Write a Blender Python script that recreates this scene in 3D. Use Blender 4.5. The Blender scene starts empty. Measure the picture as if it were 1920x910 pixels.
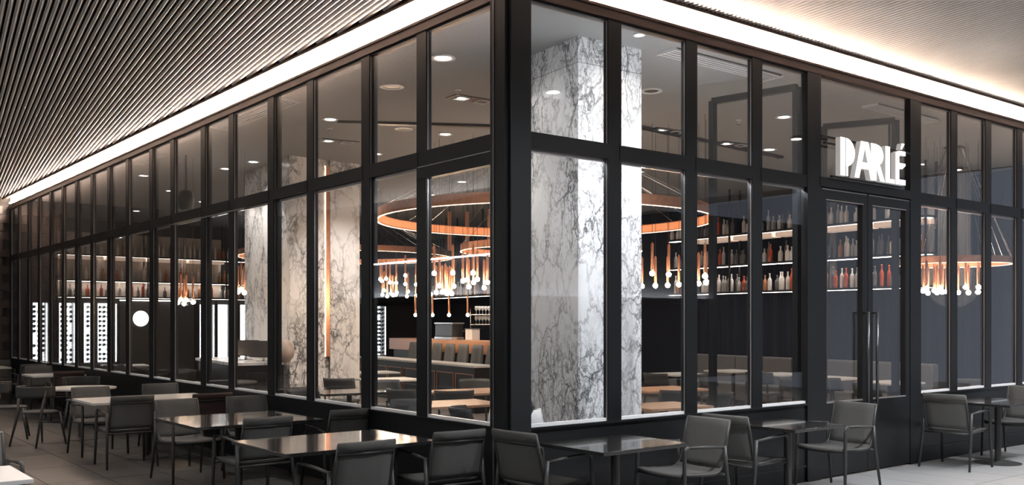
import bpy, bmesh, math, random
from math import sin, cos, pi, radians
from mathutils import Vector, Matrix
random.seed(7)
SC = bpy.context.scene
COL = SC.collection

# ------------------------------------------------------------------ camera
cam_data = bpy.data.cameras.new('camera')
cam = bpy.data.objects.new('camera', cam_data)
COL.objects.link(cam)
cam.location = (-4.820, -6.107, 1.70)
cam.rotation_euler = (radians(90), 0, radians(-38.22))
cam_data.sensor_width = 36.0
cam_data.lens = 36.0 * 1812 / 1920
cam_data.shift_y = 147 / 1920
cam_data.clip_end = 200
SC.camera = cam

# ------------------------------------------------------------------ world, daylight, exposure
world = bpy.data.worlds.new('world')
SC.world = world
world.use_nodes = True
bgn = world.node_tree.nodes['Background']
bgn.inputs[0].default_value = (0.62, 0.70, 0.85, 1)
bgn.inputs[1].default_value = 0.22
SC.view_settings.view_transform = 'Standard'
SC.view_settings.look = 'None'
SC.view_settings.gamma = 1.0
SC.view_settings.use_curve_mapping = False
SC.view_settings.exposure = 0.95

# ------------------------------------------------------------------ materials
MATS = {}
def mat(name, color, rough=0.5, metal=0.0, emit=None, estr=0.0, noise=None, bump=None, coat=0.0, spec=None):
    """principled material; noise=(scale, amount) varies the colour, bump=(scale, strength)"""
    if name in MATS: return MATS[name]
    m = bpy.data.materials.new(name); m.use_nodes = True
    nt = m.node_tree; b = nt.nodes['Principled BSDF']
    c = tuple(color) + (1,)
    b.inputs['Base Color'].default_value = c
    b.inputs['Roughness'].default_value = rough
    b.inputs['Metallic'].default_value = metal
    if spec is not None: b.inputs['Specular IOR Level'].default_value = spec
    if coat: b.inputs['Coat Weight'].default_value = coat
    if emit:
        b.inputs['Emission Color'].default_value = tuple(emit) + (1,)
        b.inputs['Emission Strength'].default_value = estr
    tc = None
    if noise or bump:
        tc = nt.nodes.new('ShaderNodeTexCoord')
    if noise:
        n = nt.nodes.new('ShaderNodeTexNoise'); n.inputs['Scale'].default_value = noise[0]; n.inputs['Detail'].default_value = 5
        nt.links.new(tc.outputs['Object'], n.inputs['Vector'])
        mx = nt.nodes.new('ShaderNodeMix'); mx.data_type = 'RGBA'
        mx.inputs[6].default_value = tuple(max(0, q * (1 - noise[1])) for q in color) + (1,)
        mx.inputs[7].default_value = tuple(min(1, q * (1 + noise[1])) for q in color) + (1,)
        nt.links.new(n.outputs['Fac'], mx.inputs[0]); nt.links.new(mx.outputs[2], b.inputs['Base Color'])
    if bump:
        n2 = nt.nodes.new('ShaderNodeTexNoise'); n2.inputs['Scale'].default_value = bump[0]; n2.inputs['Detail'].default_value = 3
        nt.links.new(tc.outputs['Object'], n2.inputs['Vector'])
        bp = nt.nodes.new('ShaderNodeBump'); bp.inputs['Strength'].default_value = bump[1]; bp.inputs['Distance'].default_value = 0.01
        nt.links.new(n2.outputs['Fac'], bp.inputs['Height']); nt.links.new(bp.outputs['Normal'], b.inputs['Normal'])
    MATS[name] = m
    return m

def glass_mat(name, tint=(0.985, 0.99, 0.995), r0=0.05):
    m = bpy.data.materials.new(name); m.use_nodes = True
    nt = m.node_tree; nt.nodes.clear()
    out = nt.nodes.new('ShaderNodeOutputMaterial')
    tr = nt.nodes.new('ShaderNodeBsdfTransparent'); tr.inputs[0].default_value = tint + (1,)
    gl = nt.nodes.new('ShaderNodeBsdfGlossy'); gl.inputs['Roughness'].default_value = 0.0; gl.inputs[0].default_value = (1, 1, 1, 1)
    lw = nt.nodes.new('ShaderNodeLayerWeight'); lw.inputs['Blend'].default_value = 0.5
    pw = nt.nodes.new('ShaderNodeMath'); pw.operation = 'POWER'; pw.inputs[1].default_value = 4.0
    ml = nt.nodes.new('ShaderNodeMath'); ml.operation = 'MULTIPLY_ADD'; ml.inputs[1].default_value = 0.85; ml.inputs[2].default_value = r0
    mx = nt.nodes.new('ShaderNodeMixShader')
    nt.links.new(lw.outputs['Facing'], pw.inputs[0]); nt.links.new(pw.outputs[0], ml.inputs[0])
    nt.links.new(ml.outputs[0], mx.inputs[0]); nt.links.new(tr.outputs[0], mx.inputs[1]); nt.links.new(gl.outputs[0], mx.inputs[2])
    nt.links.new(mx.outputs[0], out.inputs[0])
    MATS[name] = m
    return m

def marble_mat(name, base, vein, scale, seed=0.0, warm=0.0):
    m = bpy.data.materials.new(name); m.use_nodes = True
    nt = m.node_tree; b = nt.nodes['Principled BSDF']; b.inputs['Roughness'].default_value = 0.25
    L = nt.links.new
    tc = nt.nodes.new('ShaderNodeTexCoord')
    mp = nt.nodes.new('ShaderNodeMapping'); mp.inputs['Scale'].default_value = (1, 1, 0.55); mp.inputs['Location'].default_value = (seed, seed * 1.7, seed * .6)
    L(tc.outputs['Object'], mp.inputs[0])
    n = nt.nodes.new('ShaderNodeTexNoise'); n.inputs['Scale'].default_value = 3.2; n.inputs['Detail'].default_value = 7; n.inputs['Roughness'].default_value = 0.62
    L(mp.outputs[0], n.inputs['Vector'])
    sb = nt.nodes.new('ShaderNodeVectorMath'); sb.operation = 'SUBTRACT'; sb.inputs[1].default_value = (0.5, 0.5, 0.5); L(n.outputs['Color'], sb.inputs[0])
    sc = nt.nodes.new('ShaderNodeVectorMath'); sc.operation = 'SCALE'; sc.inputs['Scale'].default_value = 0.55; L(sb.outputs[0], sc.inputs[0])
    ad = nt.nodes.new('ShaderNodeVectorMath'); ad.operation = 'ADD'; L(mp.outputs[0], ad.inputs[0]); L(sc.outputs[0], ad.inputs[1])
    def web(s, w, power):
        v = nt.nodes.new('ShaderNodeTexVoronoi'); v.feature = 'DISTANCE_TO_EDGE'; v.inputs['Scale'].default_value = s; L(ad.outputs[0], v.inputs['Vector'])
        mr = nt.nodes.new('ShaderNodeMapRange'); mr.inputs['From Min'].default_value = 0.0; mr.inputs['From Max'].default_value = w
        mr.inputs['To Min'].default_value = power; mr.inputs['To Max'].default_value = 0.0; L(v.outputs['Distance'], mr.inputs['Value'])
        return mr
    w1 = web(scale, 0.05, 1.0); w2 = web(scale * 2.2, 0.07, 0.85); w3 = web(scale * 4.2, 0.09, 0.55)
    n2 = nt.nodes.new('ShaderNodeTexNoise'); n2.inputs['Scale'].default_value = 1.6; n2.inputs['Detail'].default_value = 4; L(ad.outputs[0], n2.inputs['Vector'])
    mk = nt.nodes.new('ShaderNodeMapRange'); mk.inputs['From Min'].default_value = 0.40; mk.inputs['From Max'].default_value = 0.54; L(n2.outputs['Fac'], mk.inputs['Value'])
    m2 = nt.nodes.new('ShaderNodeMath'); m2.operation = 'MULTIPLY'; L(w2.outputs[0], m2.inputs[0]); L(mk.outputs[0], m2.inputs[1])
    m3 = nt.nodes.new('ShaderNodeMath'); m3.operation = 'MULTIPLY'; L(w3.outputs[0], m3.inputs[0]); L(mk.outputs[0], m3.inputs[1])
    mk1 = nt.nodes.new('ShaderNodeMath'); mk1.operation = 'MULTIPLY_ADD'; mk1.inputs[1].default_value = 0.65; mk1.inputs[2].default_value = 0.35; L(mk.outputs[0], mk1.inputs[0])
    m1 = nt.nodes.new('ShaderNodeMath'); m1.operation = 'MULTIPLY'; L(w1.outputs[0], m1.inputs[0]); L(mk1.outputs[0], m1.inputs[1])
    a1 = nt.nodes.new('ShaderNodeMath'); a1.operation = 'MAXIMUM'; L(m1.outputs[0], a1.inputs[0]); L(m2.outputs[0], a1.inputs[1])
    a2 = nt.nodes.new('ShaderNodeMath'); a2.operation = 'MAXIMUM'; L(a1.outputs[0], a2.inputs[0]); L(m3.outputs[0], a2.inputs[1])
    cl = nt.nodes.new('ShaderNodeMix'); cl.data_type = 'RGBA'; cl.inputs[6].default_value = base + (1,); cl.inputs[7].default_value = vein + (1,)
    L(a2.outputs[0], cl.inputs[0])
    # a faint grey cloudiness of the stone itself
    n3 = nt.nodes.new('ShaderNodeTexNoise'); n3.inputs['Scale'].default_value = 2.5; n3.inputs['Detail'].default_value = 6; L(ad.outputs[0], n3.inputs['Vector'])
    mr3 = nt.nodes.new('ShaderNodeMapRange'); mr3.inputs['From Min'].default_value = 0.45; mr3.inputs['From Max'].default_value = 0.75; mr3.inputs['To Max'].default_value = 0.10; L(n3.outputs['Fac'], mr3.inputs['Value'])
    c2 = nt.nodes.new('ShaderNodeMix'); c2.data_type = 'RGBA'; c2.inputs[7].default_value = (base[0] * .55, base[1] * .55, base[2] * .57, 1)
    L(mr3.outputs[0], c2.inputs[0]); L(cl.outputs[2], c2.inputs[6]); L(c2.outputs[2], b.inputs['Base Color'])
    MATS[name] = m
    return m

BLACK = mat('black_steel', (0.008, 0.0085, 0.0095), 0.4, 0.0, noise=(9, .25), spec=.3)
POST = mat('post_steel', (0.016, 0.018, 0.020), 0.42, 0.0, noise=(3, .15), spec=.35)
BRONZE = mat('bronze_trim', (0.045, 0.025, 0.019), 0.45, 0.2, noise=(12, .15))
FASCIA = mat('white_fascia', (0.36, 0.325, 0.325), 0.55)
BEAD = mat('pale_aluminium', (0.85, 0.85, 0.85), 0.4, 0.0)
EDGE = mat('pale_edge_metal', (0.35, 0.33, 0.32), 0.3, 0.6)  # even pale metal for beads and frame edge lines
SLAT = mat('satin_aluminium_slat', (0.60, 0.585, 0.57), 0.38, 0.3, noise=(1.2, .08))
PLENUM = mat('dark_plenum', (0.012, 0.012, 0.012), 0.9)
COVE = mat('cove_led', (1, 1, 1), 0.5, emit=(1.0, 0.76, 0.60), estr=165.0)
TILE = mat('floor_tile', (0.042, 0.041, 0.040), 0.5, noise=(4, .22), bump=(60, .15))
JOINT = mat('tile_joint', (0.045, 0.044, 0.042), 0.9)
PLASTER = mat('interior_ceiling_paint', (0.23, 0.232, 0.235), 0.85)
INFLOOR = mat('interior_floor_stone', (0.16, 0.14, 0.125), 0.35, noise=(3, .3))
DARKWALL = mat('charcoal_wall', (0.022, 0.023, 0.026), 0.6, noise=(2, .3))
NAVY = mat('navy_curtain', (0.008, 0.011, 0.022), 0.8, noise=(3, .3))
BRICKM = mat('dark_brown_tile', (0.055, 0.042, 0.036), 0.35, noise=(5, .35))
GLASS = glass_mat('window_glass')
CLEAR = glass_mat('cabinet_glass', (0.97, 0.98, 0.98), 0.03)
MARBLE = marble_mat('white_veined_marble', (0.93, 0.94, 0.95), (0.035, 0.038, 0.045), 2.6, 1.3)
MARBLE2 = marble_mat('warm_veined_marble', (0.88, 0.86, 0.84), (0.06, 0.055, 0.06), 2.2, 5.1)
FRAME = mat('chair_frame_metal', (0.045, 0.044, 0.043), 0.45, 0.2)
SLING = mat('grey_sling_textile', (0.105, 0.102, 0.098), 0.85, bump=(350, .5), noise=(160, .35))
SLINGB = mat('brown_sling_textile', (0.06, 0.035, 0.03), 0.8, bump=(350, .5), noise=(160, .3))
SLINGL = mat('pale_sling_textile', (0.28, 0.28, 0.27), 0.85, bump=(350, .5), noise=(160, .3))
TABLE = mat('black_laminate_top', (0.020, 0.019, 0.019), 0.16, noise=(25, .3), coat=.3)
TABLEW = mat('pale_table_top', (0.55, 0.53, 0.50), 0.3, noise=(8, .06))
TABLEWW = mat('white_table_top', (0.85, 0.85, 0.85), 0.3)
WOOD = mat('oak_table_top', (0.40, 0.24, 0.15), 0.35, noise=(14, .2))
WOODBAR = mat('bar_top_wood', (0.55, 0.26, 0.12), 0.35, noise=(14, .2))
COPPER = mat('brushed_copper', (0.75, 0.36, 0.21), 0.3, 0.85, noise=(20, .25))
TLED = mat('transom_led', (1, 1, 1), 0.4, emit=(0.95, 0.97, 1.0), estr=70.0)
RINGLED = mat('ring_light_line', (1, 1, 1), 0.4, emit=(1.0, 0.66, 0.45), estr=1.6)
RACKLED = mat('rack_light_line', (1, 1, 1), 0.4, emit=(1.0, 0.88, 0.78), estr=5.0)
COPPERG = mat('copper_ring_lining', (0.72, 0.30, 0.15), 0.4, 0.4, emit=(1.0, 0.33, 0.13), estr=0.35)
BULB = mat('lit_bulb', (1, 1, 1), 0.3, emit=(1.0, 0.74, 0.50), estr=55.0)
DOWN = mat('downlight_lens', (1, 1, 1), 0.3, emit=(1.0, 0.93, 0.85), estr=9.0)
WHITEM = mat('white_metal_trim', (0.6, 0.6, 0.6), 0.4)
SIGN = mat('sign_face', (1, 1, 1), 0.4, emit=(1.0, 0.98, 0.95), estr=0.9)
SIGNSIDE = mat('sign_return', (0.5, 0.5, 0.5), 0.4, emit=(1.0, 0.98, 0.95), estr=0.12)
FRIDGE = mat('fridge_lit_back', (0.9, 0.9, 0.9), 0.4, emit=(0.94, 0.97, 1.0), estr=3.2)
LED = mat('shelf_led', (1, 1, 1), 0.4, emit=(1.0, 0.86, 0.74), estr=16.0)
LEDW = mat('white_line_light', (1, 1, 1), 0.4, emit=(1.0, 0.97, 0.93), estr=9.0)
BGLASS = [mat('frosted_bottle', (0.78, 0.74, 0.70), 0.2), mat('clear_bottle', (0.42, 0.42, 0.42), 0.12), mat('red_bottle', (0.50, 0.085, 0.035), 0.15), mat('smoked_bottle', (0.13, 0.13, 0.135), 0.12), mat('amber_bottle', (0.42, 0.19, 0.09), 0.15), mat('white_bottle', (0.8, 0.79, 0.77), 0.25)]
WINE = mat('dark_wine_bottle', (0.01, 0.012, 0.01), 0.2)
CHAIRIN = mat('dark_grey_upholstery', (0.04, 0.042, 0.044), 0.75, noise=(40, .2))
STOOL = mat('grey_stool_upholstery', (0.095, 0.10, 0.105), 0.75, noise=(40, .15))
BANQ = mat('banquette_leather', (0.13, 0.13, 0.135), 0.5, noise=(6, .15))
SCREEN = mat('dark_screen', (0.015, 0.015, 0.017), 0.3)
STEEL = mat('polished_steel', (0.5, 0.5, 0.5), 0.22, 0.9)
HANDLE = mat('dark_handle_steel', (0.12, 0.12, 0.12), 0.3, 0.8)
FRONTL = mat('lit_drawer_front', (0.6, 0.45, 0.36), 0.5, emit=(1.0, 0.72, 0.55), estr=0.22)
PANELB = mat('beige_back_panel', (0.45, 0.39, 0.34), 0.6, noise=(3, .3))
CLOCK = mat('lit_globe', (1, 1, 1), 0.4, emit=(1.0, 0.95, 0.86), estr=1.6)
CAR = mat('white_shell', (0.75, 0.75, 0.75), 0.3)
BROWNSTONE = mat('brown_vase_glaze', (0.42, 0.33, 0.28), 0.35, noise=(6, .4))

# ------------------------------------------------------------------ mesh helpers
def bx(bm, x0, x1, y0, y1, z0, z1, M=None, mi=0):
    vs = [bm.verts.new(Vector(p) if M is None else M @ Vector(p)) for p in
          [(x0, y0, z0), (x1, y0, z0), (x1, y1, z0), (x0, y1, z0), (x0, y0, z1), (x1, y0, z1), (x1, y1, z1), (x0, y1, z1)]]
    for f in [(3, 2, 1, 0), (4, 5, 6, 7), (0, 1, 5, 4), (1, 2, 6, 5), (2, 3, 7, 6), (3, 0, 4, 7)]:
        bm.faces.new([vs[i] for i in f]).material_index = mi
def tube(bm, pts, r, n=8, caps=True, flat=1.0):
    """tube through pts; r a number or a list; flat squashes the section sideways"""
    pts = [Vector(p) for p in pts]
    rs = r if isinstance(r, (list, tuple)) else [r] * len(pts)
    rings = []
    prev = None
    for i, p in enumerate(pts):
        if i == 0: d = pts[1] - p
        elif i == len(pts) - 1: d = p - pts[i - 1]
        else: d = (pts[i + 1] - p).normalized() + (p - pts[i - 1]).normalized()
        d.normalize()
        if prev is None:
            a = Vector((0, 0, 1)) if abs(d.z) < 0.9 else Vector((0, 1, 0))
            s = d.cross(a).normalized()
        else:
            s = (prev - d * prev.dot(d)).normalized()
        prev = s; t = s.cross(d)
        rings.append([bm.verts.new(p + (s * cos(2 * pi * k / n + pi / n) + t * flat * sin(2 * pi * k / n + pi / n)) * rs[i]) for k in range(n)])
    for a, b in zip(rings, rings[1:]):
        for k in range(n):
            bm.faces.new((a[k], a[(k + 1) % n], b[(k + 1) % n], b[k]))
    if caps:
        bm.faces.new(rings[0]); bm.faces.new(rings[-1][::-1])
def lathe(bm, prof, n=16, c=(0, 0, 0)):
    rings = [[bm.verts.new((c[0] + r * cos(2 * pi * k / n), c[1] + r * sin(2 * pi * k / n), c[2] + z)) for k in range(n)] for r, z in prof]
    for a, b in zip(rings, rings[1:]):
        for k in range(n):
            bm.faces.new((a[k], a[(k + 1) % n], b[(k + 1) % n], b[k]))
    bm.faces.new(rings[0][::-1]); bm.faces.new(rings[-1])
def sheet(bm, rows, t):
    """rows: list of rows of points -> a thin slab of thickness t (both sides and edges)"""
    R = [[Vector(p) for p in r] for r in rows]
    nr, nc = len(R), len(R[0])
    def nrm(i, j):
        a = R[min(i + 1, nr - 1)][j] - R[max(i - 1, 0)][j]; b = R[i][min(j + 1, nc - 1)] - R[i][max(j - 1, 0)]
        return a.cross(b).normalized()
    A = [[bm.verts.new(R[i][j] + nrm(i, j) * t / 2) for j in range(nc)] for i in range(nr)]
    B = [[bm.verts.new(R[i][j] - nrm(i, j) * t / 2) for j in range(nc)] for i in range(nr)]
    for i in range(nr - 1):
        for j in range(nc - 1):
            bm.faces.new((A[i][j], A[i + 1][j], A[i + 1][j + 1], A[i][j + 1])); bm.faces.new((B[i][j + 1], B[i + 1][j + 1], B[i + 1][j], B[i][j]))
    for i in range(nr - 1):
        bm.faces.new((A[i][0], B[i][0], B[i + 1][0], A[i + 1][0])); bm.faces.new((A[i][-1], A[i + 1][-1], B[i + 1][-1], B[i][-1]))
    for j in range(nc - 1):
        bm.faces.new((A[0][j], A[0][j + 1], B[0][j + 1], B[0][j])); bm.faces.new((A[-1][j], B[-1][j], B[-1][j + 1], A[-1][j + 1]))
def prism(bm, poly, y0, y1):
    """polygon in xz extruded along y"""
    a = [bm.verts.new((x, y0, z)) for x, z in poly]; b = [bm.verts.new((x, y1, z)) for x, z in poly]
    bm.faces.new(a); bm.faces.new(b[::-1])
    for i in range(len(poly)):
        j = (i + 1) % len(poly); bm.faces.new((a[j], a[i], b[i], b[j]))
def prism_z(bm, poly, z0, z1):
    a = [bm.verts.new((x, y, z0)) for x, y in poly]; b = [bm.verts.new((x, y, z1)) for x, y in poly]
    bm.faces.new(a[::-1]); bm.faces.new(b)
    for i in range(len(poly)):
        j = (i + 1) % len(poly); bm.faces.new((a[i], a[j], b[j], b[i]))
def obj(name, bm, m, parent=None, loc=None, rz=0.0, smooth=False, bevel=0.0):
    bmesh.ops.recalc_face_normals(bm, faces=bm.faces)
    if bevel:
        bmesh.ops.bevel(bm, geom=bm.edges[:], offset=bevel, segments=2, affect='EDGES', profile=0.6)
    me = bpy.data.meshes.new(name); bm.to_mesh(me); bm.free()
    for q in (m if isinstance(m, (list, tuple)) else [m]): me.materials.append(q)
    if smooth:
        for p in me.polygons: p.use_smooth = True
    o = bpy.data.objects.new(name, me); COL.objects.link(o)
    if loc: o.location = loc
    o.rotation_euler.z = rz
    if parent: o.parent = parent
    return o
def box(name, dims, m, parent=None, bevel=0.0, loc=None, rz=0.0):
    bm = bmesh.new(); bx(bm, *dims); return obj(name, bm, m, parent, loc, rz, bevel=bevel)
def tag(o, label=None, cat=None, group=None, kind=None):
    if label: o['label'] = label
    if cat: o['category'] = cat
    if group: o['group'] = group
    if kind: o['kind'] = kind
    return o
def empty(name, loc=(0, 0, 0), rz=0.0, label=None, cat=None, group=None, kind=None):
    o = bpy.data.objects.new(name, None); COL.objects.link(o); o.location = loc; o.rotation_euler.z = rz
    o.empty_display_size = 0.1
    return tag(o, label, cat, group, kind)
def struct(name, bm_or_dims, m, bevel=0.0):
    o = box(name, bm_or_dims, m, bevel=bevel) if isinstance(bm_or_dims, tuple) else obj(name, bm_or_dims, m)
    o['kind'] = 'structure'; return o
def copy_tree(o, loc=None, rz=None, parent=None):
    c = o.copy(); COL.objects.link(c)
    if parent is not None: c.parent = parent
    for ch in list(o.children): copy_tree(ch, parent=c)
    if loc is not None: c.location = loc
    if rz is not None: c.rotation_euler.z = rz
    return c

# ------------------------------------------------------------------ floors
fl = struct('floor', (-9.2, 16, -13.2, 21.4, -0.20, -0.012), JOINT)
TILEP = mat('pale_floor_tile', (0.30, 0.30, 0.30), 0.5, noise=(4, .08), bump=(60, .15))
tile_bm = bmesh.new(); bx(tile_bm, 0.004, 0.596, 0.004, 1.196, -0.012, 0.0)
tile0 = obj('floor_tile', tile_bm, TILE, fl)
first = True
def put_tile(x, y):
    global first
    if first: o = tile0; first = False
    else:
        o = tile0.copy(); COL.objects.link(o); o.parent = fl
    o.location = (x, y, 0)
for i in range(-7, 0):
    for j in range(-1, 15):
        put_tile(i * 0.6, j * 1.2)
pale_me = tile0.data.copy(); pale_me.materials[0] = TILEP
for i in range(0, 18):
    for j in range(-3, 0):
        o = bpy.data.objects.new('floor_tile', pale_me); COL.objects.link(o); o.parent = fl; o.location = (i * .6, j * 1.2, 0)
bm = bmesh.new()
for i in range(-15, 27):
    for j in range(-11, 16):
        x, y = i * .6, j * 1.2
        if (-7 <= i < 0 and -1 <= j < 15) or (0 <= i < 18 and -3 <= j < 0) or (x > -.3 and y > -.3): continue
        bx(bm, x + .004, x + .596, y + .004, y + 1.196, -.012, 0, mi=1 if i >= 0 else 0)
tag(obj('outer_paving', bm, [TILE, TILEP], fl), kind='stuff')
fi = struct('floor_interior', (0.06, 13.0, 0.06, 21.0, -0.01, 0.0), INFLOOR)

# ------------------------------------------------------------------ ceilings
ZS = 4.58
ce = struct('ceiling', (-9.2, 15, -13.2, 21.4, 4.78, 4.9), PLENUM)
ang = math.atan2(0.1335, 0.991)
Dv = Vector((0.1335, 0.991)); Tv = Vector((0.991, -0.1335))
PIT = 0.060
sl_me = None
stuffbm = bmesh.new()
slat_n = 0
def slat_profile(bm, length, M=None):
    pr = [(-.017, .024), (-.0195, .006), (-.012, -.004), (0, -.007), (.012, -.004), (.0195, .006), (.017, .024)]
    a = [bm.verts.new(Vector((x, 0, z)) if M is None else M @ Vector((x, 0, z))) for x, z in pr]
    b = [bm.verts.new(Vector((x, length, z)) if M is None else M @ Vector((x, length, z))) for x, z in pr]
    n = len(pr)
    for i in range(n):
        j = (i + 1) % n; bm.faces.new((a[i], a[j], b[j], b[i]))
    bm.faces.new(a[::-1]); bm.faces.new(b)
EDGEO = 0.198
for k in range(int(-9.0 / PIT), int(13.8 / PIT)):
    t = k * PIT
    if t < -0.12:
        s1 = min((-EDGEO - .991 * t) / .1335, (19.1 + .1335 * t) / .991)
    else:
        s1 = (-EDGEO + .1335 * t) / .991
    s0 = (-9.0 + .1335 * t) / .991
    if k < int(-4.3 / PIT): s1 = min(s1, 19.0)
    p = Tv * t + Dv * s0
    M = Matrix.Translation((p.x, p.y, ZS)) @ Matrix.Rotation(-ang, 4, 'Z')
    if -4.3 <= t <= 9.6:
        bm = bmesh.new(); slat_profile(bm, s1 - s0)
        o = obj('ceiling_slat', bm, SLAT, ce); o.matrix_world = M
        slat_n += 1
    else:
        slat_profile(stuffbm, s1 - s0, M)
tag(obj('outer_slats', stuffbm, SLAT, ce), kind='stuff')
# carrier above the slats
for y in (-7.5, -5, -2.5):
    pass
ci = struct('ceiling_interior', (0.05, 13.2, 0.05, 21.2, 4.40, 4.5), PLASTER)

# cove: white fascia above the glazing head, LED profile, bronze edge trim of the slatted ceiling
co = empty('trim_1', kind='structure')
box('fascia_panel', (-0.02, 0.02, -0.02, 19.1, 4.43, 4.78), FASCIA, co)
u = 0.02
while u < 12.9:
    box('fascia_panel', (u + .001, min(u + 2.4, 13) - .001, -0.02, 0.02, 4.43, 4.78), FASCIA, co); u += 2.4
box('cove_light', (-0.055, -0.030, -0.055, 19.05, 4.465, 4.480), COVE, co)
box('cove_light', (-0.03, 13, -0.055, -0.030, 4.465, 4.480), COVE, co)
t2 = empty('trim_2', kind='structure')
box('edge_profile', (-0.195, -0.13, -0.195, 19.1, 4.545, 4.64), BRONZE, t2)
box('edge_profile', (-0.13, 13, -0.195, -0.13, 4.545, 4.64), BRONZE, t2)
# head beams
t3 = empty('trim_3', kind='structure')
box('head_beam', (-0.045, 0.10, 0.0, 19.1, 4.33, 4.43), BRONZE, t3)
box('head_beam', (0.10, 13.0, -0.045, 0.10, 4.33, 4.43), BRONZE, t3)
box('head_lip', (-0.06, -0.045, -0.06, 19.1, 4.405, 4.43), BRONZE, t3)
box('head_lip', (-0.045, 13.0, -0.06, -0.045, 4.405, 4.43), BRONZE, t3)

# ------------------------------------------------------------------ glazing
Z0, ZT0, ZT1, ZH = 0.83, 3.11, 3.24, 4.33
LV = [0.16, 1.31, 2.33, 3.54, 4.55, 5.75, 6.72, 7.93, 8.88, 10.06, 11.1, 12.14, 13.2, 14.2, 15.19, 16.2, 17.2, 18.2, 19.04]
deep = {2, 4, 6, 8}
RU = [0.15, 1.11, 2.11, 3.09, 4.04, 6.08, 7.01, 7.90, 8.79, 9.72, 10.64, 11.56, 12.5]
wn = 0
def bay(axis, a, b, dp, idx):
    """one glazed bay between a and b along the facade; axis 'v' = left facade (plane x=0), 'u' = right facade (plane y=0)"""
    global wn
    wn += 1
    w = empty('window_%d' % wn, kind='structure')
    def B(name, s0, s1, n0, n1, z0, z1, m, par=w, bev=0.0):
        d = (n0, n1, s0, s1, z0, z1) if axis == 'v' else (s0, s1, n0, n1, z0, z1)
        return box(name, d, m, par, bevel=bev)
    h = 0.078
    ha = .02 if idx == 0 and axis == 'u' else (.05 if idx == 0 else h)
    B('upper_pane', a + ha, b - h, -0.005, 0.005, ZT1, ZH, GLASS)
    B('lower_pane', a + ha, b - h, -0.005, 0.005, Z0 + .025, ZT0 - .03, GLASS)
    B('transom', a + ha - .02, b - .06, -0.035, 0.035, ZT0, ZT1, BLACK)
    B('glazing_bead', a + ha, b - h, -0.012, 0.03, Z0, Z0 + .025, BEAD)
    B('head_bead', a + ha, b - h, 0.006, 0.022, ZT0 - .03, ZT0, EDGE)
    B('upper_frame', a + ha, b - h, -0.02, 0.02, ZH - .018, ZH, BLACK)
    if axis == 'u' and idx < 4: B('transom_light', a + ha, b - h, 0.04, 0.056, ZT0 - .012, ZT0 + .006, TLED)
    m = B('mullion', b - .08, b + .08, -0.03, 0.03, Z0 - .02, ZH, BLACK)
    B('mullion_bead', b - .086, b - .08, -.018, -.008, Z0, ZH, EDGE)
    if dp:
        B('coupling_post', b - (.13 if b < 3 else .16), b + (.13 if b < 3 else .16), 0.0, 0.035, Z0 - .02, ZH, BLACK)
    return w
for i in range(len(LV) - 1):
    bay('v', LV[i], LV[i + 1], (i + 1) in deep or i > 8 and i % 2 == 1, i)
for i in range(len(RU) - 1):
    if i == 4: continue
    bay('u', RU[i], RU[i + 1], False, i)
# sash frame of the first left bay (pale mitred bead line under the transom)
s = empty('window_frame', kind='structure')
bm = bmesh.new()
for d in [(-.042, -.034, .17, 1.36, 3.095, 3.103), (-.042, -.034, .17, .178, .83, 3.10)]:
    bx(bm, *d)
obj('sash_bead', bm, EDGE, s)
box('sash_rail', (-0.036, 0.036, 0.17, 1.36, 2.99, 3.10), BLACK, s)
bm = bmesh.new()
bx(bm, -.042, -.034, 5.3, 8.0, 3.085, 3.10)
obj('sash_bead', bm, EDGE, s)

# sign bay and double door
RA, RB = RU[4], RU[5]
wn += 1
ws = empty('window_%d' % wn, kind='structure')
box('upper_pane', (RA + .1, RB - .1, -0.005, 0.005, ZT1, ZH), GLASS, ws)
box('transom', (RA + .1, RB - .1, -0.045, 0.045, 3.14, ZT1), BLACK, ws)
box('mullion', (RA - .12, RA + .12, -0.04, 0.04, 0.0, ZH), BLACK, ws)
box('mullion', (RB - .12, RB + .12, -0.04, 0.04, 0.0, ZH), BLACK, ws)
box('sign_rail', (RA + .12, RB - .12, -0.06, -0.04, 3.665, 3.685), POST, ws)
dr = empty('door_1', kind='structure')
mid = (RA + RB) / 2 - .0
for (x0, x1, hx) in ((RA + .125, mid - .005, mid - .075), (mid + .005, RB - .125, mid + .205 - .1)):
    bm = bmesh.new()
    bx(bm, x0, x0 + .1, -.035, .03, .02, 3.13); bx(bm, x1 - .1, x1, -.035, .03, .02, 3.13)
    bx(bm, x0 + .1, x1 - .1, -.035, .03, 3.0, 3.13); bx(bm, x0 + .1, x1 - .1, -.035, .03, .02, .82)
    leaf = obj('door_leaf', bm, BLACK, dr)
    box('door_pane', (x0 + .1, x1 - .1, -.004, .004, .82, 3.0), GLASS, leaf)
    bm = bmesh.new()
    for d in [(x0 + .085, x1 - .085, -.041, -.035, 3.0, 3.01), (x0 + .02, x1 - .02, -.041, -.035, 3.112, 3.12), (x0 + .1, x1 - .1, -.041, -.02, .81, .826)]:
        bx(bm, *d)
    obj('glazing_bead', bm, EDGE, leaf)
    bm = bmesh.new()
    tube(bm, [(hx, -.09, .75), (hx, -.09, 1.80)], .016, 10)
    tube(bm, [(hx, -.03, 1.79), (hx, -.10, 1.79)], .012, 8); tube(bm, [(hx, -.03, .765), (hx, -.10, .765)], .012, 8)
    obj('door_handle', bm, HANDLE, leaf, smooth=True)
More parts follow.
